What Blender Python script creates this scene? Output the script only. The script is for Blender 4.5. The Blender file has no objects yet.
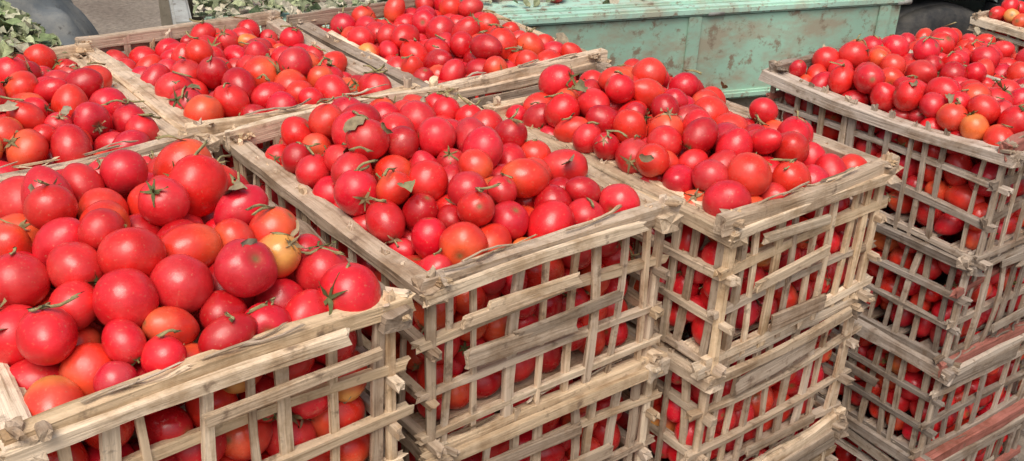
import bpy, bmesh, math, random
import numpy as np
from mathutils import Vector, Matrix, Euler, noise as mnoise
random.seed(7); rng=np.random.default_rng(11)
scene=bpy.context.scene
RIM=1.12   # height of the front crate rims above the ground

# ------------------------------------------------------------------ materials
def newmat(name):
    m=bpy.data.materials.new(name); m.use_nodes=True
    nt=m.node_tree; b=nt.nodes['Principled BSDF']
    return m,nt,b
def N(nt,t,**kw):
    n=nt.nodes.new(t)
    for k,v in kw.items(): setattr(n,k,v)
    return n
def ramp(nt,stops):
    r=N(nt,'ShaderNodeValToRGB'); e=r.color_ramp.elements
    while len(e)<len(stops): e.new(0.5)
    for i,(p,c) in enumerate(stops):
        e[i].position=p; e[i].color=(c[0],c[1],c[2],1)
    return r
def mix(nt,mode,fac,a,b):
    m=N(nt,'ShaderNodeMix',data_type='RGBA',blend_type=mode)
    for s,v in ((m.inputs[0],fac),(m.inputs[6],a),(m.inputs[7],b)):
        if hasattr(v,'links') or isinstance(v,bpy.types.NodeSocket): nt.links.new(v,s)
        elif isinstance(v,(int,float)): s.default_value=v
        else: s.default_value=(v[0],v[1],v[2],1)
    return m.outputs[2]
def noise(nt,vec,scale,detail=4,rough=.6):
    n=N(nt,'ShaderNodeTexNoise'); n.inputs['Scale'].default_value=scale
    n.inputs['Detail'].default_value=detail; n.inputs['Roughness'].default_value=rough
    if vec is not None: nt.links.new(vec,n.inputs['Vector'])
    return n.outputs['Fac']
def bump(nt,b,h,strength,dist=.002):
    bp=N(nt,'ShaderNodeBump'); bp.inputs['Strength'].default_value=strength
    bp.inputs['Distance'].default_value=dist
    nt.links.new(h,bp.inputs['Height']); nt.links.new(bp.outputs[0],b.inputs['Normal'])

def mat_wood():
    m,nt,b=newmat('palm_wood')
    a=N(nt,'ShaderNodeAttribute',attribute_name='wc'); t=N(nt,'ShaderNodeAttribute',attribute_name='wt')
    mp=N(nt,'ShaderNodeMapping'); mp.inputs['Scale'].default_value=(6,170,170)
    nt.links.new(a.outputs['Vector'],mp.inputs['Vector'])
    f=noise(nt,mp.outputs[0],1.0,5,.65)
    r=ramp(nt,[(.28,(.42,.35,.28)),(.43,(.86,.83,.79)),(.75,(1.16,1.14,1.12))])
    nt.links.new(f,r.inputs[0])
    c=mix(nt,'MULTIPLY',1.0,t.outputs['Color'],r.outputs[0])
    g=noise(nt,a.outputs['Vector'],11,5,.7)
    r2=ramp(nt,[(.46,(0,0,0)),(.64,(1,1,1))]); nt.links.new(g,r2.inputs[0])
    c=mix(nt,'MIX',r2.outputs[0],c,mix(nt,'MULTIPLY',1.0,c,(.64,.57,.50)))
    g3=noise(nt,a.outputs['Vector'],40,4,.6)
    r5=ramp(nt,[(.60,(0,0,0)),(.71,(.75,.75,.75))]); nt.links.new(g3,r5.inputs[0])
    c=mix(nt,'MIX',r5.outputs[0],c,(.16,.105,.07))
    nt.links.new(c,b.inputs['Base Color']); b.inputs['Roughness'].default_value=.85
    b.inputs['Specular IOR Level'].default_value=.15
    bump(nt,b,f,.8,.004); return m
def mat_tomato():
    m,nt,b=newmat('tomato_skin')
    t=N(nt,'ShaderNodeAttribute',attribute_name='wt')
    g=N(nt,'ShaderNodeNewGeometry')
    f=noise(nt,g.outputs['Position'],45,3,.5)
    r=ramp(nt,[(.3,(.80,.74,.74)),(.7,(1.06,1.15,1.12))]); nt.links.new(f,r.inputs[0])
    c=mix(nt,'MULTIPLY',1.0,t.outputs['Color'],r.outputs[0])
    sp=noise(nt,g.outputs['Position'],260,2,.5)
    r3=ramp(nt,[(.63,(0,0,0)),(.74,(.4,.4,.4))]); nt.links.new(sp,r3.inputs[0])
    c=mix(nt,'MIX',r3.outputs[0],c,(.56,.22,.12))
    du=noise(nt,g.outputs['Position'],18,4,.6)
    r6=ramp(nt,[(.5,(0,0,0)),(.75,(.16,.16,.16))]); nt.links.new(du,r6.inputs[0])
    c=mix(nt,'MIX',r6.outputs[0],c,(.55,.24,.18))
    nt.links.new(c,b.inputs['Base Color'])
    f2=noise(nt,g.outputs['Position'],28,4,.6)
    mr=N(nt,'ShaderNodeMapRange'); mr.inputs['From Min'].default_value=.3; mr.inputs['From Max'].default_value=.7
    mr.inputs['To Min'].default_value=.18; mr.inputs['To Max'].default_value=.46
    nt.links.new(f2,mr.inputs['Value']); nt.links.new(mr.outputs[0],b.inputs['Roughness'])
    b.inputs['Specular IOR Level'].default_value=.55
    bump(nt,b,f,.25,.004)
    return m
def mat_attr(name,rough=.8):
    m,nt,b=newmat(name)
    t=N(nt,'ShaderNodeAttribute',attribute_name='wt'); g=N(nt,'ShaderNodeNewGeometry')
    f=noise(nt,g.outputs['Position'],90,3)
    r=ramp(nt,[(.3,(.6,.6,.6)),(.7,(1.2,1.2,1.2))]); nt.links.new(f,r.inputs[0])
    nt.links.new(mix(nt,'MULTIPLY',1.0,t.outputs['Color'],r.outputs[0]),b.inputs['Base Color'])
    b.inputs['Roughness'].default_value=rough; b.inputs['Specular IOR Level'].default_value=.3
    return m
def mat_paint(name,col,dirt,lo=.45,hi=.62,scale=5,rough=.6,stretch=(1,1,1),dark=(.12,.09,.065),dk=(.58,.68)):
    m,nt,b=newmat(name)
    tc=N(nt,'ShaderNodeTexCoord'); mp=N(nt,'ShaderNodeMapping'); mp.inputs['Scale'].default_value=stretch
    nt.links.new(tc.outputs['Object'],mp.inputs['Vector'])
    f=noise(nt,mp.outputs[0],scale,8,.7)
    r=ramp(nt,[(lo,(0,0,0)),(hi,(1,1,1))]); nt.links.new(f,r.inputs[0])
    f2=noise(nt,tc.outputs['Object'],scale*5,6,.7)
    r2=ramp(nt,[(dk[0],(0,0,0)),(dk[1],(1,1,1))]); nt.links.new(f2,r2.inputs[0])
    c=mix(nt,'MIX',r.outputs[0],col,dirt)
    c=mix(nt,'MIX',r2.outputs[0],c,dark)
    f3=noise(nt,tc.outputs['Object'],2.2,3,.5)
    r4=ramp(nt,[(.3,(.75,.75,.75)),(.7,(1.15,1.15,1.15))]); nt.links.new(f3,r4.inputs[0])
    c=mix(nt,'MULTIPLY',1.0,c,r4.outputs[0])
    nt.links.new(c,b.inputs['Base Color']); b.inputs['Roughness'].default_value=rough
    b.inputs['Specular IOR Level'].default_value=.3
    bump(nt,b,f2,.4,.004); return m
WOOD=mat_wood(); TOM=mat_tomato(); CAL=mat_attr('tomato_calyx'); LEAF=mat_attr('vine_leaf',.7)
TEAL=mat_paint('teal_weathered_paint',(.33,.53,.41),(.36,.34,.25),.46,.62,3.6,.75,(1,1,2.0),(.25,.20,.14),(.54,.64))
TEALL=mat_paint('teal_pale_paint',(.40,.63,.51),(.42,.44,.33),.46,.64,7,.65,(1,1,1),(.26,.21,.15),(.55,.65))
BEAM=mat_paint('chassis_dirty_paint',(.25,.22,.17),(.34,.30,.24),.4,.6,6,.8)
PLANK=mat_paint('bed_plank_wood',(.34,.24,.19),(.40,.37,.29),.4,.6,5,.85,(1,8,1))
GREYB=mat_paint('grey_metal_paint',(.38,.39,.36),(.24,.22,.19),.45,.65,6,.6)
RUB=mat_paint('tyre_rubber',(.028,.030,.033),(.09,.085,.075),.45,.7,8,.85,(1,1,1),(.05,.045,.04))
RIMM=mat_paint('wheel_rim_paint',(.35,.40,.42),(.15,.12,.09),.45,.7,9,.5)
CABM=mat_paint('cab_paint',(.50,.62,.58),(.42,.42,.35),.5,.7,3,.4)
DARK=mat_paint('dark_plastic',(.025,.027,.03),(.07,.065,.06),.5,.7,6,.6,(1,1,1),(.03,.03,.03))
REDL=mat_paint('red_lamp_plastic',(.55,.02,.02),(.3,.03,.02),.6,.8,9,.3)
WHT=mat_paint('white_lamp_plastic',(.7,.7,.68),(.5,.5,.45),.6,.8,9,.3)
TARP=mat_paint('grey_tarp_cloth',(.13,.145,.15),(.22,.22,.20),.42,.62,7,.85,(1,1,1),(.09,.09,.085))
def mat_glass():
    m,nt,b=newmat('cab_glass')
    f=noise(nt,None,6); r=ramp(nt,[(.3,(.03,.04,.045)),(.7,(.06,.07,.075))]); nt.links.new(f,r.inputs[0])
    nt.links.new(r.outputs[0],b.inputs['Base Color']); b.inputs['Roughness'].default_value=.08; return m
GLASS=mat_glass()
def mat_ground():
    m,nt,b=newmat('dirt_ground')
    tc=N(nt,'ShaderNodeTexCoord')
    f=noise(nt,tc.outputs['Object'],1.3,8,.65); r=ramp(nt,[(.3,(.16,.125,.095)),(.5,(.24,.20,.155)),(.7,(.32,.27,.21))]); nt.links.new(f,r.inputs[0])
    g=noise(nt,tc.outputs['Object'],35,5,.7); r2=ramp(nt,[(.35,(.6,.6,.6)),(.65,(1.15,1.15,1.15))]); nt.links.new(g,r2.inputs[0])
    nt.links.new(mix(nt,'MULTIPLY',1.0,r.outputs[0],r2.outputs[0]),b.inputs['Base Color'])
    b.inputs['Roughness'].default_value=.95; bump(nt,b,g,.7,.01); return m
GROUND=mat_ground()

# ------------------------------------------------------------------ mesh accumulators
class Acc:
    def __init__(s): s.v=[];s.f3=[];s.f4=[];s.m3=[];s.m4=[];s.wc=[];s.wt=[];s.n=0
    def add(s,v,quads=None,tris=None,mat=0,wc=None,wt=(1,1,1)):
        v=np.asarray(v,dtype=np.float32); n=len(v); s.v.append(v)
        if quads is not None and len(quads): s.f4.append(np.asarray(quads,dtype=np.int32)+s.n); s.m4.append(np.full(len(quads),mat,np.int32))
        if tris is not None and len(tris): s.f3.append(np.asarray(tris,dtype=np.int32)+s.n); s.m3.append(np.full(len(tris),mat,np.int32))
        s.wc.append(np.zeros((n,3),np.float32) if wc is None else np.asarray(wc,np.float32))
        wt=np.asarray(wt,np.float32)
        if wt.ndim==1: wt=np.tile(wt,(n,1))
        s.wt.append(wt); s.n+=n
    def build(s,name,mats,smooth=True,loc=(0,0,0),rotz=0,parent=None):
        me=bpy.data.meshes.new(name)
        V=np.concatenate(s.v); f4=np.concatenate(s.f4) if s.f4 else np.zeros((0,4),np.int32); f3=np.concatenate(s.f3) if s.f3 else np.zeros((0,3),np.int32)
        m=np.concatenate((s.m4 if s.m4 else [])+(s.m3 if s.m3 else []))
        idx=np.concatenate([f4.ravel(),f3.ravel()]); nf=len(f4)+len(f3)
        me.vertices.add(len(V)); me.vertices.foreach_set('co',V.ravel())
        me.loops.add(len(idx)); me.loops.foreach_set('vertex_index',idx)
        me.polygons.add(nf)
        ls=np.concatenate([np.arange(len(f4))*4,len(f4)*4+np.arange(len(f3))*3]).astype(np.int32)
        me.polygons.foreach_set('loop_start',ls)
        me.polygons.foreach_set('material_index',m)
        me.polygons.foreach_set('use_smooth',np.full(nf,smooth))
        a=me.attributes.new('wc','FLOAT_VECTOR','POINT'); a.data.foreach_set('vector',np.concatenate(s.wc).ravel())
        W=np.concatenate(s.wt); W=np.concatenate([W,np.ones((len(W),1),np.float32)],1)
        a=me.attributes.new('wt','FLOAT_COLOR','POINT'); a.data.foreach_set('color',W.astype(np.float32).ravel())
        me.update(calc_edges=True); me.validate()
        for mt in mats: me.materials.append(mt)
        o=bpy.data.objects.new(name,me); scene.collection.objects.link(o)
        o.location=loc; o.rotation_euler=(0,0,rotz)
        if parent: o.parent=parent
        return o

def rnd(a,b): return float(rng.uniform(a,b))
def bar(acc,p0,p1,w,h,up=(0,0,1),jit=.08,seg=5,bend=.0,tint=(1,1,1),taper=0,mat=0,round_=.2):
    """irregular split-wood bar; w = sideways width, h = size along `up`"""
    p0=np.array(p0,float); p1=np.array(p1,float); d=p1-p0; L=np.linalg.norm(d); d/=L
    up=np.array(up,float); s=np.cross(d,up); s/=np.linalg.norm(s); up=np.cross(s,d)
    c=round_
    prof=np.array([(-1,-1+c),(-1+c,-1),(1-c,-1),(1,-1+c),(1,1-c),(1-c,1),(-1+c,1),(-1,1-c)])*.5
    prof=prof*(1+rng.normal(0,jit*.7,(8,1)))
    k=len(prof); V=[];C=[]
    off=rng.uniform(0,50,3); b1=rng.normal(0,bend,2)
    for i in range(seg+1):
        t=i/seg
        sc=(1-taper*t)*(1+rng.normal(0,jit*.6)); bb=math.sin(math.pi*t)
        cen=p0+d*L*t+s*(b1[0]*bb+rng.normal(0,jit*.04*w*4))+up*(b1[1]*bb+rng.normal(0,jit*.03*h*4))
        pr=prof*(1+rng.normal(0,jit*.35,(8,1)))
        e=.0
        if i in (0,seg): e=rng.normal(0,.004,(k,1))
        V.append(cen+s*(pr[:,:1]*w*sc)+up*(pr[:,1:]*h*sc)+d*e)
        C.append(np.column_stack([np.full(k,L*t),pr[:,0]*w,pr[:,1]*h])+off)
    cen0,cen1=V[0].mean(0),V[-1].mean(0)
    V=np.concatenate(V+[cen0[None],cen1[None]]); C=np.concatenate(C+[np.array([off]),np.array([off+[L,0,0]])])
    Q=[];T=[]
    for i in range(seg):
        for j in range(k):
            Q.append((i*k+j,i*k+(j+1)%k,(i+1)*k+(j+1)%k,(i+1)*k+j))
    n=(seg+1)*k
    for j in range(k):
        T.append((n,(j+1)%k,j)); T.append((n+1,seg*k+j,seg*k+(j+1)%k))
    acc.add(V,Q,T,mat,C,tint)

PAL=[(.69,.54,.375),(.64,.50,.355),(.75,.60,.43),(.52,.41,.30),(.68,.52,.34),(.43,.335,.25),(.77,.64,.48),(.56,.455,.35)]
def tint(grey=0.,k=1.):
    c=np.array(PAL[rng.integers(len(PAL))])*rnd(.82,1.12)*k
    g=c.mean(); return c*(1-grey)+np.array([g*1.10,g*.97,g*.87])*grey
CW,CL,CH=.43,.60,.278
def crate(loc,rotz,W=CW,L=CL,H=CH,grey=0.,k=1.,topcrate=False,paint=None,extra=True):
    """origin = front-left corner at the bottom; opens upward at z=H"""
    a=Acc()
    levels=[.014,.094,.178,H-.012]
    for li,z in enumerate(levels):
        top=(li==3)
        wy=.036 if top else .016; hy=.027 if top else .014
        wx=.022 if top else .013; hx=.029 if top else .0145
        for x in (.0,W):
            t=tint(grey*1.2+.15,k*.93)
            bar(a,(x+rnd(-.003,.003),-.016-rnd(0,.012),z-.004+rnd(-.006,.006)),(x+rnd(-.003,.003),L+.015+rnd(0,.012),z-.004+rnd(-.006,.006)),wy*rnd(.85,1.15),hy*rnd(.9,1.1),jit=.11,seg=9,bend=.006,tint=t)
            if top and rnd(0,1)<.8:
                bar(a,(x+.024,-.01,z-.002),(x+.024+rnd(-.004,.004),L*rnd(.7,1.),z-.001),.014,.018,jit=.1,seg=8,bend=.004,tint=tint(grey,k))
        for y in (.0,L):
            t=tint(grey,k)
            if paint and rnd(0,1)<.2: t=np.array(paint)*rnd(.8,1.1)
            zz=z+.011
            bar(a,(-.014-rnd(0,.020),y+rnd(-.003,.003),zz+rnd(-.008,.008)),(W+.014+rnd(0,.020),y+rnd(-.003,.003),zz+rnd(-.008,.008)),wx*rnd(.9,1.15),hx*rnd(.75,1.3),jit=.11,seg=9,bend=.006,tint=t)
            if top:
                s_=-1 if y==0 else 1
                bar(a,(-.01-rnd(0,.016),y+s_*.016,zz-.012),(W*rnd(.8,1.)+.014,y+s_*.016,zz-.014+rnd(-.006,.006)),.010,.018,jit=.1,seg=6,bend=.003,tint=tint(grey,k))
    nx=8; ny=13
    for y in (.0,L):
        for i in range(nx):
            x=.03+(W-.06)*i/(nx-1)+rnd(-.011,.011)
            if rnd(0,1)<.07: continue
            bar(a,(x,y+rnd(-.002,.002),.0),(x+rnd(-.018,.018),y+rnd(-.002,.002),H+rnd(-.01,.009)),rnd(.008,.018),rnd(.006,.009),up=(0,1,0),jit=.12,seg=5,bend=.004,tint=tint(grey,k*1.1))
    for x in (.0,W):
        for i in range(ny):
            y=.03+(L-.06)*i/(ny-1)+rnd(-.011,.011)
            if rnd(0,1)<.07: continue
            bar(a,(x+rnd(-.002,.002),y,.0),(x+rnd(-.002,.002),y+rnd(-.018,.018),H-rnd(.002,.012)),rnd(.008,.016),rnd(.006,.009),up=(1,0,0),jit=.12,seg=5,bend=.004,tint=tint(grey,k*1.1))
    for x,y in ((0,0),(W,0),(0,L),(W,L)):
        bar(a,(x+rnd(-.003,.003),y,-.006),(x,y,H+rnd(.012,.024)),.015,.014,up=(0,1,0),jit=.12,seg=4,tint=tint(grey,k),round_=.5)
        for q in range(3):
            ex=x+rnd(-.022,.022); ey=y+rnd(-.018,.01); zz=H+rnd(-.01,.010)
            bar(a,(ex,ey+.014,zz),(ex+rnd(-.012,.012),ey-.016,zz+rnd(.0,.010)),rnd(.008,.015),rnd(.006,.012),jit=.16,seg=2,tint=tint(grey,k*.9),round_=.4)
    for i in range(7):
        y=.05+(L-.1)*i/6
        bar(a,(.0,y,.012),(W,y,.012),.04,.008,jit=.05,seg=3,tint=tint(grey,k))
    if extra:
        for q in range(rng.integers(1,5)):
            z=levels[rng.integers(0,3)]+rnd(.03,.06); x0=rnd(.02,W*.45); x1=x0+rnd(.14,.26); x1=min(x1,W-.01)
            bar(a,(x0,-.016,z),(x1,-.016,z+rnd(-.014,.014)),.008,rnd(.016,.032),jit=.05,seg=4,tint=tint(grey,k*rnd(.6,1.)))
        for q in range(rng.integers(0,3)):
            z=levels[rng.integers(0,3)]+rnd(.03,.05); y0=rnd(.02,L*.5); y1=y0+rnd(.16,.28)
            bar(a,(-.016,y0,z),(-.016,y1,z+rnd(-.014,.014)),.008,rnd(.016,.03),jit=.05,seg=4,tint=tint(grey,k*rnd(.6,1.)))
        for q in range(6):   # loose splinters along the rims
            x0=rnd(.02,W-.08); bar(a,(x0,rnd(-.006,.006),H+.015),(x0+rnd(.03,.09),rnd(-.008,.008),H+rnd(.014,.022)),rnd(.002,.004),rnd(.001,.003),jit=.2,seg=3,bend=.003,tint=tint(grey,k*rnd(.6,1.1)))
    return a.build('wooden_crate',[WOOD],False,loc,rotz)

# ------------------------------------------------------------------ tomato packing
def lidf(u,v,H,heap): return H+heap*(1-u**2.2)*(1-v**2.6)
def pack(W,L,H,heap,rm,seed,iters=190,fill=.70):
    r_=np.random.default_rng(seed)
    vol=W*L*(H+heap*.5)
    rad=[];tot=0
    while tot<vol*fill:
        r=float(np.clip(r_.normal(rm,rm*.14),rm*.72,rm*1.3)); rad.append(r); tot+=4.19*r**3
    R=np.array(rad); n=len(R)
    P=np.column_stack([r_.uniform(-W/2,W/2,n),r_.uniform(-L/2,L/2,n),r_.uniform(0,1,n)])
    P[:,2]*=lidf(np.abs(2*P[:,0]/W),np.abs(2*P[:,1]/L),H,heap)
    lj=r_.normal(0,.012,n)
    S=(R[:,None]+R[None,:])*.97
    for it in range(iters):
        P[:,2]-=.0004
        D=P[:,None,:]-P[None,:,:]; d=np.sqrt((D**2).sum(2))+1e-9
        ov=S-d; np.fill_diagonal(ov,0); ov=np.clip(ov,0,None)
        P+=(D/d[:,:,None]*ov[:,:,None]).sum(1)*.32
        above=P[:,2]>H; mg=np.where(above,R*.6,R*.97)
        P[:,0]=np.clip(P[:,0],-W/2+mg,W/2-mg); P[:,1]=np.clip(P[:,1],-L/2+mg,L/2-mg)
        u=np.clip(np.abs(2*P[:,0]/W),0,1); v=np.clip(np.abs(2*P[:,1]/L),0,1)
        lid=lidf(u,v,H,heap)+lj-R*.6
        P[:,2]=np.clip(P[:,2],R*.95,np.maximum(lid,R))
    return P,R,lidf(u,v,H,heap)
def sphere_template(nlat,nlon,e,lob,ph,dim,tip):
    V=[(0,0,1)]
    th=np.linspace(0,math.pi,nlat+1)[1:-1]
    for t in th:
        for j in range(nlon):
            p=2*math.pi*j/nlon
            V.append((math.sin(t)*math.cos(p),math.sin(t)*math.sin(p),math.cos(t)))
    V.append((0,0,-1)); V=np.array(V)
    rr=np.hypot(V[:,0],V[:,1]); ang=np.arctan2(V[:,1],V[:,0]); z=V[:,2].copy()
    topw=np.clip(z*.5+.5,0,1)
    m=1+lob*np.cos(5*ang+ph)*rr**2*topw+lob*.6*np.cos(2*ang+ph*2)*rr
    m*=(1-tip*np.clip(-z,0,1)**2*.25)
    X=V[:,0]*m; Y=V[:,1]*m
    Z=z*e-dim*np.exp(-(rr/.24)**2)*(z>0)
    out=np.column_stack([X,Y,Z])
    Q=[];T=[]
    nr=nlat-1
    for i in range(nr-1):
        for j in range(nlon):
            a=1+i*nlon+j;b=1+i*nlon+(j+1)%nlon
            Q.append((a,a+nlon,b+nlon,b))
    last=1+nr*nlon
    for j in range(nlon):
        T.append((0,1+j,1+(j+1)%nlon)); T.append((last,1+(nr-1)*nlon+(j+1)%nlon,1+(nr-1)*nlon+j))
    return out,np.array(Q),np.array(T),V
def templates(nlat,nlon):
    return [sphere_template(nlat,nlon,e,l,p,d,t) for e,l,p,d,t in
      ((.92,.038,.3,.13,0),(1.10,.022,1.2,.08,.3),(1.26,.016,2.0,.06,.5),(.86,.052,.8,.16,0),(1.40,.018,.1,.07,.8),(.98,.034,2.7,.11,.2),(1.20,.028,1.7,.08,1.1),(1.30,.022,.9,.07,.4))]
THI=templates(16,24); TMD=templates(12,16); TLO=templates(8,12)
def rand_rot(r_):
    q=r_.normal(size=4); q/=np.linalg.norm(q); w,x,y,z=q
    return np.array([[1-2*(y*y+z*z),2*(x*y-w*z),2*(x*z+w*y)],[2*(x*y+w*z),1-2*(x*x+z*z),2*(y*z-w*x)],[2*(x*z-w*y),2*(y*z+w*x),1-2*(x*x+y*y)]])
def add_calyx(a,M,pos,r,e,r_):
    ns=int(r_.integers(5,7)); col=np.array([(.19,.17,.06),(.25,.19,.085),(.12,.13,.045),(.32,.24,.13)][r_.integers(4)])*r_.uniform(.8,1.2)
    base=e*.90
    for k in range(ns):
        an=2*math.pi*k/ns+r_.normal(0,.2); l=r_.uniform(.4,.8); w=.055; lift=r_.uniform(-.02,.45)
        ca,sa=math.cos(an),math.sin(an); V=[]
        for q,t in enumerate((0,.35,.7,1.)):
            rad=l*t; z=base+.03+ (math.sqrt(max(0,1-rad*rad))*e-e)*.9 +lift*t*t+.05
            ww=w*(1,1.15,.7,.08)[q]; tw=r_.normal(0,.04)
            V.append((ca*rad-sa*ww,sa*rad+ca*ww,z+tw)); V.append((ca*rad+sa*ww,sa*rad-ca*ww,z-tw))
        V=np.array(V)*r@M.T+pos
        a.add(V,[(0,1,3,2),(2,3,5,4),(4,5,7,6)],None,1,None,col*r_.uniform(.85,1.15))
    if r_.random()<.75:
        h=r_.uniform(.18,.55); tx,ty=r_.normal(0,.12,2); V=[]
        for (zz,rr,sx) in ((base-.05,.075,0),(base+h*.6,.045,.5),(base+h,.065,1)):
            for j in range(6):
                p=j*math.pi/3; V.append((math.cos(p)*rr+tx*sx,math.sin(p)*rr+ty*sx,zz))
        V.append((tx,ty,base+h)); V=np.array(V)*r@M.T+pos
        Q=[(i*6+j,i*6+(j+1)%6,(i+1)*6+(j+1)%6,(i+1)*6+j) for i in range(2) for j in range(6)]
        T=[(12+j,12+(j+1)%6,18) for j in range(6)]
        a.add(V,Q,T,1,None,col*.9)
def tomato_color(r_,tv):
    u=r_.random()
    base=np.array((r_.uniform(.56,.74),r_.uniform(.009,.024),r_.uniform(.013,.030)))
    other=base*np.array((.95,1,1)); z=tv[:,2]
    if u<.012: base=np.array((.74,.14,.03)); other=np.array((.74,.30,.08))
    elif u<.035: base=np.array((.70,.05,.025)); other=np.array((.72,.32,.08))
    elif u<.26: base=np.array((.70,.032,.016)); other=np.array((.74,.09,.03))
    elif u<.36: base=np.array((.47,.008,.012)); other=base
    k=r_.uniform(-.2,.6); f=np.clip((z-k)/.6,0,1)[:,None]
    c=base*(1-f)+other*f
    pole=np.exp(-((1-z)/.012)**1)[:,None]
    return c*(1-pole)+np.array((.2,.14,.045))*pole
def tomatoes(acc,P,R,keep,tmpl,seed,calp=.33):
    r_=np.random.default_rng(seed)
    for i in np.where(keep)[0]:
        v,Q,T,tv=tmpl[r_.integers(len(tmpl))]
        M=rand_rot(r_)
        sc=R[i]/max(1.0,(np.abs(v[:,2]).max()*.5+.5))*1.07
        acc.add(v*sc@M.T+P[i],Q,T,0,None,tomato_color(r_,tv))
        if r_.random()<calp: add_calyx(acc,M,P[i],sc,np.abs(v[:,2]).max(),r_)
def leaf(acc,pos,size,col,r_,mat=0,flat=.5):
    M=rand_rot(r_)
    if r_.random()<flat:
        an=r_.uniform(0,6.28); tl=r_.normal(0,.35,2)
        M=np.array(Euler((tl[0],tl[1],an)).to_matrix())
    pts=[];n=5
    for i in range(n+1):
        t=i/n; w=math.sin(math.pi*min(1,t*.93+.04))**.8*.32*(1+r_.normal(0,.15)); z=.25*math.sin(t*3)*r_.uniform(.3,1)
        pts+= [(t-.5,-w,z+.12),(t-.5,0,z),(t-.5,w*r_.uniform(.8,1.2),z+.12*r_.uniform(-.5,1.5))]
    V=np.array(pts)*size@M.T+pos
    Q=[]
    for i in range(n):
        a=i*3; Q+=[(a,a+1,a+4,a+3),(a+1,a+2,a+5,a+4)]
    acc.add(V,Q,None,mat,None,np.array(col)*r_.uniform(.7,1.25))

IW,IL=CW-.026,CL-.026
packs_top=[pack(IW,IL,CH-.008,hh,.0290,s) for s,hh in ((1,.095),(2,.035),(3,.095),(4,.035),(5,.030),(6,.075))]
packs_low=[pack(IW,IL,CH-.03,.0,.0305,s) for s in (21,22,23)]
pack_A=pack(.445-.026,IL,CH-.005,.135,.0315,12)

def pile(pk,origin,rotz,W,L,top,hi,seed,flip=0,bits=0):
    P,R,lid=pk; P=P.copy()
    if top: keep=((lid-P[:,2])<.12)|(((np.abs(P[:,0])>IW/2-.07)|(np.abs(P[:,1])>IL/2-.07)))
    else: keep=(np.abs(P[:,0])>IW/2-.075)|(np.abs(P[:,1])>IL/2-.075)
    if flip: P[:,0]*=-1
    if flip>1: P[:,1]*=-1
    P[:,0]+=W/2; P[:,1]+=L/2; P[:,2]+=.016
    a=Acc(); tomatoes(a,P,R,keep,hi,seed,.42 if top else .15)
    if bits:
        r_=np.random.default_rng(seed+500); cand=np.where((lid-pk[0][:,2])<.04)[0]
        for q in range(bits//2):
            i=cand[r_.integers(len(cand))]
            leaf(a,P[i]+np.array([r_.normal(0,.02),r_.normal(0,.02),R[i]*.8]),r_.uniform(.02,.04),[(.28,.22,.13),(.22,.20,.10),(.38,.32,.22)][r_.integers(3)],r_,1,.5)
        for q in range(bits*2):
            i=cand[r_.integers(len(cand))]; p=P[i]+np.array([0,0,R[i]+.003]); an=r_.uniform(0,6.28); l=r_.uniform(.012,.04)
            bar(a,p,p+np.array([math.cos(an)*l,math.sin(an)*l,r_.normal(0,.006)]),.003,.003,jit=.15,seg=4,bend=.003,tint=(.30,.26,.12),mat=1)
    return a.build('tomato_pile',[TOM,CAL],True,origin,rotz)

def stack(x,y,rimz,rotz,n=4,W=CW,L=CL,grey=0.,k=1.,toppack=None,hi=THI,seed=0,filled=True,jit=1.,paint=None,bits=10,toptoms=True):
    h=rimz/n
    for i in range(n):
        top=(i==n-1)
        dx,dy,dr=(0,0,0) if top else (rnd(-.014,.014)*jit,rnd(-.014,.014)*jit,math.radians(rnd(-1.3,1.3))*jit)
        o=(x+dx,y+dy,h*i); rz=rotz+dr
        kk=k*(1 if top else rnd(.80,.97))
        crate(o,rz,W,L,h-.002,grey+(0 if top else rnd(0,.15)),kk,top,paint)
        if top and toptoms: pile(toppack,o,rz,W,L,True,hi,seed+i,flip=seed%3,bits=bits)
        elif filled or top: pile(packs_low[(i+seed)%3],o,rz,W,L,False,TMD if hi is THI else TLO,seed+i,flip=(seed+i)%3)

rad=math.radians
stack(-.520,-.030,RIM,rad(1.0),W=.445,toppack=pack_A,seed=100,bits=14)                # front left
stack(-.515,.640,RIM,rad(-.6),toppack=packs_top[5],seed=110)                         # behind it
stack(.000,.000,RIM,rad(0.),L=.62,toppack=packs_top[0],seed=121,bits=16)               # middle
stack(.515,-.072,RIM-.02,rad(1.6),W=.41,toppack=packs_top[2],seed=132,grey=.05)             # right of middle
stack(-.047,.665,RIM,rad(.4),toppack=packs_top[3],seed=141,hi=TMD,grey=.2)
stack(.435,.655,RIM-.005,rad(-1.),toppack=packs_top[4],seed=152,hi=TMD,grey=.2)
stack(1.318,-.085,RIM-.07,rad(-1.2),toppack=packs_top[1],seed=160,hi=TMD,grey=.5,k=.80,paint=(.38,.15,.12),jit=1.3)
stack(1.80,.00,RIM-.15,rad(1.),toppack=packs_top[4],seed=171,hi=TLO,grey=.4,k=.82,paint=(.42,.10,.08))
stack(2.85,.28,RIM-.24,rad(-6.),toppack=packs_low[0],seed=182,hi=TLO,grey=.1,filled=False,toptoms=False)
stack(3.36,.14,RIM-.1,rad(-8.),toppack=packs_low[0],seed=190,hi=TLO,grey=.1,filled=False,toptoms=False)
stack(-.53,1.29,RIM-.16,rad(1.),toppack=packs_low[0],seed=200,hi=TLO,grey=.3,toptoms=False)

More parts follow.
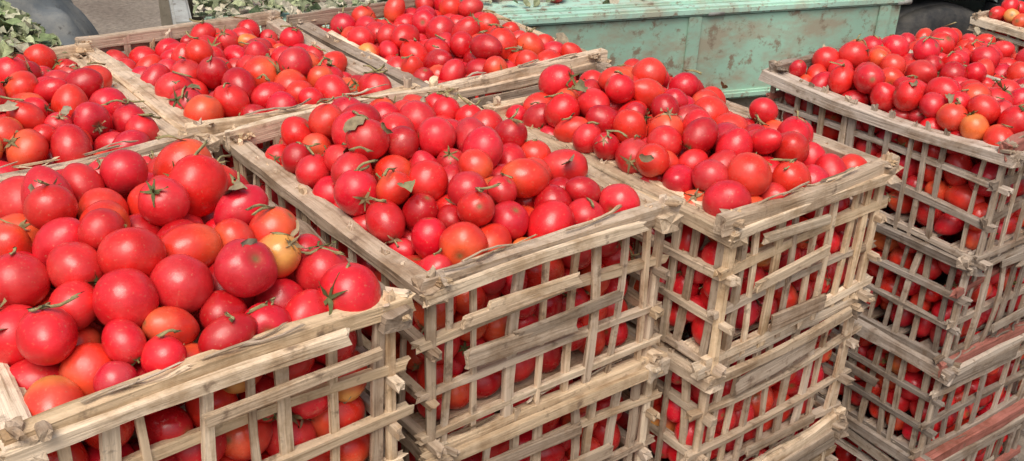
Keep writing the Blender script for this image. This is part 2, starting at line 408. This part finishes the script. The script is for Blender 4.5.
# leafy green heap on the crate at the back left
GC=[(.28,.33,.17),(.37,.41,.24),(.19,.25,.11),(.42,.42,.29)]
a=Acc(); r_=np.random.default_rng(5)
for i in range(2200):
    x,y=r_.uniform(-.56,-.06),r_.uniform(1.16,1.66)
    u=(x+.31)/.26; v=(y-1.40)/.27; hh=.20*max(0,(1-u**4))*max(0,1-v**4)
    leaf(a,(x,y,RIM-.15+r_.uniform(0,1)**.5*hh+.02),r_.uniform(.03,.06),GC[r_.integers(4)],r_,0,.4)
a.build('vine_leaf_heap',[LEAF],False)
# crumpled dark tarpaulin over goods behind it
nx_,ny_=110,150; V=[];F=[]
for i in range(nx_+1):
    for j in range(ny_+1):
        u=i/nx_*2-1; v=j/ny_*2-1
        env=max(0,(1-abs(u)**5))*max(0,(1-abs(v)**5))
        p=Vector((u*1.3,v*2.2,1.7))
        h=.98*env**.8+.10*env*mnoise.noise(p*1.6)+.07*(abs(mnoise.noise(p*3.1+Vector((3,1,0)))))*(.4+env)+.025*mnoise.noise(p*9)
        x=-.30+u*.72*(1+.05*mnoise.noise(p*2+Vector((9,0,0))))+.18*(v*.5+.5)*1; y=2.95+v*1.0
        V.append((x,y,max(h,.012)))
for i in range(nx_):
    for j in range(ny_):
        q=i*(ny_+1)+j; F.append((q,q+ny_+1,q+ny_+2,q+1))
me=bpy.data.meshes.new('tarpaulin_covered_goods'); me.from_pydata(V,[],F); me.materials.append(TARP)
for p in me.polygons: p.use_smooth=True
o=bpy.data.objects.new('tarpaulin_covered_goods',me); scene.collection.objects.link(o)

# ------------------------------------------------------------------ truck
def empty(name,loc,rz=0):
    e=bpy.data.objects.new(name,None); scene.collection.objects.link(e); e.location=loc; e.rotation_euler=(0,0,rz); return e
def box(name,p0,p1,mat,parent=None,bev=.006,rot=None):
    bm=bmesh.new(); bmesh.ops.create_cube(bm,size=1)
    c=[(p0[i]+p1[i])/2 for i in range(3)]; d=[abs(p1[i]-p0[i]) for i in range(3)]
    for v in bm.verts: v.co=Vector((v.co.x*d[0],v.co.y*d[1],v.co.z*d[2]))
    bmesh.ops.bevel(bm,geom=bm.edges[:],offset=min(bev,min(d)*.3),segments=2,affect='EDGES')
    me=bpy.data.meshes.new(name); bm.to_mesh(me); bm.free(); me.materials.append(mat)
    o=bpy.data.objects.new(name,me); scene.collection.objects.link(o); o.location=c
    if rot: o.rotation_euler=rot
    if parent: o.parent=parent
    return o
def lathe(name,prof,loc,mat,parent,n=48):
    V=[];F=[]
    for i in range(n):
        a_=2*math.pi*i/n
        for r,y in prof: V.append((r*math.cos(a_),y,r*math.sin(a_)))
    k=len(prof)
    for i in range(n):
        for j in range(k-1): F.append((i*k+j,((i+1)%n)*k+j,((i+1)%n)*k+j+1,i*k+j+1))
    me=bpy.data.meshes.new(name); me.from_pydata(V,[],F); me.materials.append(mat)
    for p in me.polygons: p.use_smooth=True
    o=bpy.data.objects.new(name,me); scene.collection.objects.link(o); o.location=loc; o.parent=parent
    return o
T=empty('flatbed_truck',(.45,1.93,0),rad(-18.2))
BL=2.48; FZ=.915
for i in range(12):
    y0=.03+i*.155
    box('bed_plank_%d'%i,(0.02,y0,FZ-.03),(BL,y0+.148,FZ-rnd(0,.006)),PLANK if i>0 else TEALL,T,.004)
box('bed_edge_rail',(-.01,-.005,FZ-.055),(BL+.01,.027,FZ+.012),TEALL,T,.006)
box('drop_side_panel',(0,-.040,.60),(BL,-.022,FZ-.03),TEAL,T,.004)
box('drop_side_top_rail',(-.005,-.056,FZ-.028),(BL+.005,-.008,FZ+.004),TEALL,T,.008)
box('drop_side_bottom_rail',(-.005,-.056,.575),(BL+.005,-.018,.605),TEAL,T,.008)
for i in range(4):
    x=.04+i*(BL-.14)/3
    box('drop_side_rib_%d'%i,(x,-.050,.608),(x+.05,-.0435,FZ-.03),TEAL,T,.003)
    lathe('hinge_%d'%i,[(0,-.03),(.012,-.03),(.012,.03),(0,.03)],(x+.1,-.045,FZ-.02),GREYB,T,12).rotation_euler=(0,0,rad(90))
box('side_sill',(0,.0,.42),(BL,.05,.572),BEAM,T,.01)
for y in (.45,1.35): box('chassis_rail_%d'%int(y*100),(-.1,y,.55),(4.0,y+.09,.72),BEAM,T,.01)
for i in range(6):
    x=.1+i*.45; box('cross_member_%d'%i,(x,.05,.74),(x+.07,1.85,.875),BEAM,T,.006)
box('rear_board',(-.052,.0,.60),(-.028,1.88,FZ+.01),GREYB,T,.006)
box('rear_board_rail',(-.075,.0,FZ-.02),(-.02,1.88,FZ+.03),GREYB,T,.008)
box('far_side_board',(0,1.895,FZ),(BL,1.925,FZ+.42),TEAL,T,.006)
box('headboard',(BL+.01,0.02,FZ-.05),(BL+.045,1.9,FZ+.65),TEAL,T,.006)
for i in range(4): box('headboard_rib_%d'%i,(BL-.018,.1+i*.55,FZ),(BL+.008,.15+i*.55,FZ+.64),TEALL,T,.004)
def wheel(x,y,flip,nm):
    w=lathe(nm+'_tyre',[(.21,-.085),(.25,-.105),(.33,-.115),(.385,-.108),(.41,-.085),(.42,-.045),(.412,-.04),(.42,-.035),(.42,.035),(.412,.04),(.42,.045),(.41,.085),(.385,.108),(.33,.115),(.25,.105),(.21,.085)],(x,y,.42),RUB,T,64)
    lathe(nm+'_rim',[(.0,-.03*flip),(.06,-.06*flip),(.07,-.02*flip),(.15,-.015*flip),(.19,-.06*flip),(.215,-.09*flip),(.213,.09*flip),(.1,.06*flip),(0,.06*flip)],(x,y,.42),RIMM,T,40)
for (x,y,f) in ((.72,.22,1),(.72,1.68,-1),(2.76,.12,1),(2.76,1.72,-1)):
    wheel(x,y,f,'wheel_%d_%d'%(int(x*100),int(y*100)))
# cab: extruded side profile with wheel arch
arch=[(2.76+.49*math.cos(t),.42+.49*math.sin(t)) for t in np.linspace(math.pi,0,15)]
prof=[(2.56,.95)]+[(x,z) for x,z in arch if x>2.56 and z>.45]+[(3.25,.48),(4.25,.48),(4.30,.62),(4.28,1.0),(4.15,1.25),(3.78,1.98),(3.65,2.05),(2.70,2.05),(2.58,1.98)]
bm=bmesh.new()
va=[bm.verts.new((x,.02,z)) for x,z in prof]; vb=[bm.verts.new((x,1.83,z)) for x,z in prof]
bm.faces.new(va); bm.faces.new(list(reversed(vb)))
for i in range(len(prof)):
    j=(i+1)%len(prof); bm.faces.new((va[j],va[i],vb[i],vb[j]))
bmesh.ops.recalc_face_normals(bm,faces=bm.faces[:]); bmesh.ops.bevel(bm,geom=[e for e in bm.edges if abs(e.verts[0].co.y-e.verts[1].co.y)<.01],offset=.02,segments=3,affect='EDGES')
bmesh.ops.triangulate(bm,faces=[f for f in bm.faces if len(f.verts)>4])
me=bpy.data.meshes.new('cab_body'); bm.to_mesh(me); bm.free(); me.materials.append(CABM)
o=bpy.data.objects.new('cab_body',me); scene.collection.objects.link(o); o.parent=T
for y in (.008,1.83): box('door_window_%d'%int(y*10),(2.95,y,1.35),(3.68,y+.012,1.88),GLASS,T,.01); box('door_handle_%d'%int(y*10),(3.0,y-.008,1.14),(3.14,y+.02,1.17),DARK,T,.006)
box('windscreen',(3.935,.15,1.33),(3.95,1.7,1.98),GLASS,T,.01,(0,rad(-27),0))
box('front_bumper',(4.28,0,.42),(4.38,1.85,.62),DARK,T,.02)
box('cab_step',(2.98,-.03,.40),(3.5,.10,.86),DARK,T,.02)
box('side_marker_lamp',(3.10,-.046,.80),(3.15,-.0305,.835),REDL,T,.005)
box('side_marker_plate',(3.03,-.044,.795),(3.085,-.0305,.84),WHT,T,.005)
for y in (.12,1.5): box('headlamp_%d'%int(y*100),(4.27,y,.72),(4.31,y+.25,.88),WHT,T,.02)
box('wing_mirror',(3.75,-.22,1.35),(3.80,-.06,1.65),DARK,T,.02); box('mirror_arm',(3.74,-.07,1.42),(3.77,.03,1.44),DARK,T,.004)
# debris and stray tomatoes on the bed
a=Acc(); r_=np.random.default_rng(15)
for i in range(1300):
    x=abs(r_.normal(0,.36)); y=r_.uniform(.03,1.7)
    if r_.random()<.35: x=r_.uniform(0,2.4); y=r_.uniform(.03,.9)
    leaf(a,(x,y,FZ+.012+r_.uniform(0,.03)*math.exp(-x*2)),r_.uniform(.025,.06),[(.36,.36,.24),(.28,.31,.17),(.44,.40,.30),(.22,.25,.14)][r_.integers(4)],r_,0,.75)
o=a.build('leaf_litter',[LEAF],False,T.location,T.rotation_euler[2])
a=Acc(); P=[];R=[]
for i in range(42):
    r=r_.uniform(.024,.034); P.append((r_.uniform(.35,2.1),r_.uniform(.12,1.2),FZ+r*.93)); R.append(r)
tomatoes(a,np.array(P),np.array(R),np.ones(42,bool),TLO,77,.3)
a.build('stray_tomatoes',[TOM,CAL],True,T.location,T.rotation_euler[2])

# ------------------------------------------------------------------ ground
bm=bmesh.new(); bmesh.ops.create_grid(bm,x_segments=60,y_segments=60,size=120)
me=bpy.data.meshes.new('ground'); bm.to_mesh(me); bm.free(); me.materials.append(GROUND)
o=bpy.data.objects.new('ground',me); scene.collection.objects.link(o)

# ------------------------------------------------------------------ light
w=bpy.data.worlds.new('World'); scene.world=w; w.use_nodes=True; nt=w.node_tree
sky=nt.nodes.new('ShaderNodeTexSky'); sky.sky_type='NISHITA'; sky.sun_disc=False
EL,AZ=60,-140   # az: world angle of the direction TOWARDS the sun
sky.sun_elevation=rad(EL); sky.dust_density=6; sky.air_density=1; sky.ozone_density=.5
d=Vector((math.cos(rad(AZ))*math.cos(rad(EL)),math.sin(rad(AZ))*math.cos(rad(EL)),math.sin(rad(EL))))
sky.sun_rotation=math.atan2(d.x,d.y)
nt.links.new(sky.outputs[0],nt.nodes['Background'].inputs[0]); nt.nodes['Background'].inputs[1].default_value=.15
l=bpy.data.lights.new('sun','SUN'); l.energy=2.2; l.angle=rad(40); l.color=(1,.96,.89)
so=bpy.data.objects.new('sun',l); scene.collection.objects.link(so); so.rotation_euler=d.to_track_quat('Z','Y').to_euler()
scene.view_settings.view_transform='Standard'; scene.view_settings.look='None'; scene.view_settings.exposure=0

# ------------------------------------------------------------------ camera
cam=bpy.data.cameras.new('camera'); cam.lens=36.25; cam.sensor_width=36; cam.clip_end=500; cam.clip_start=.02
co=bpy.data.objects.new('camera',cam); scene.collection.objects.link(co); scene.camera=co
X=Vector((.7967,-.6034,.0357)).normalized(); Z=Vector((-.5520,-.7022,.4497)).normalized(); Y=Z.cross(X).normalized(); X=Y.cross(Z)
M=Matrix((X,Y,Z)).transposed().to_4x4(); M.translation=Vector((-.648,-.995,RIM+.6755)); co.matrix_world=M
print('verts',sum(len(o.data.vertices) for o in scene.objects if o.type=='MESH'))
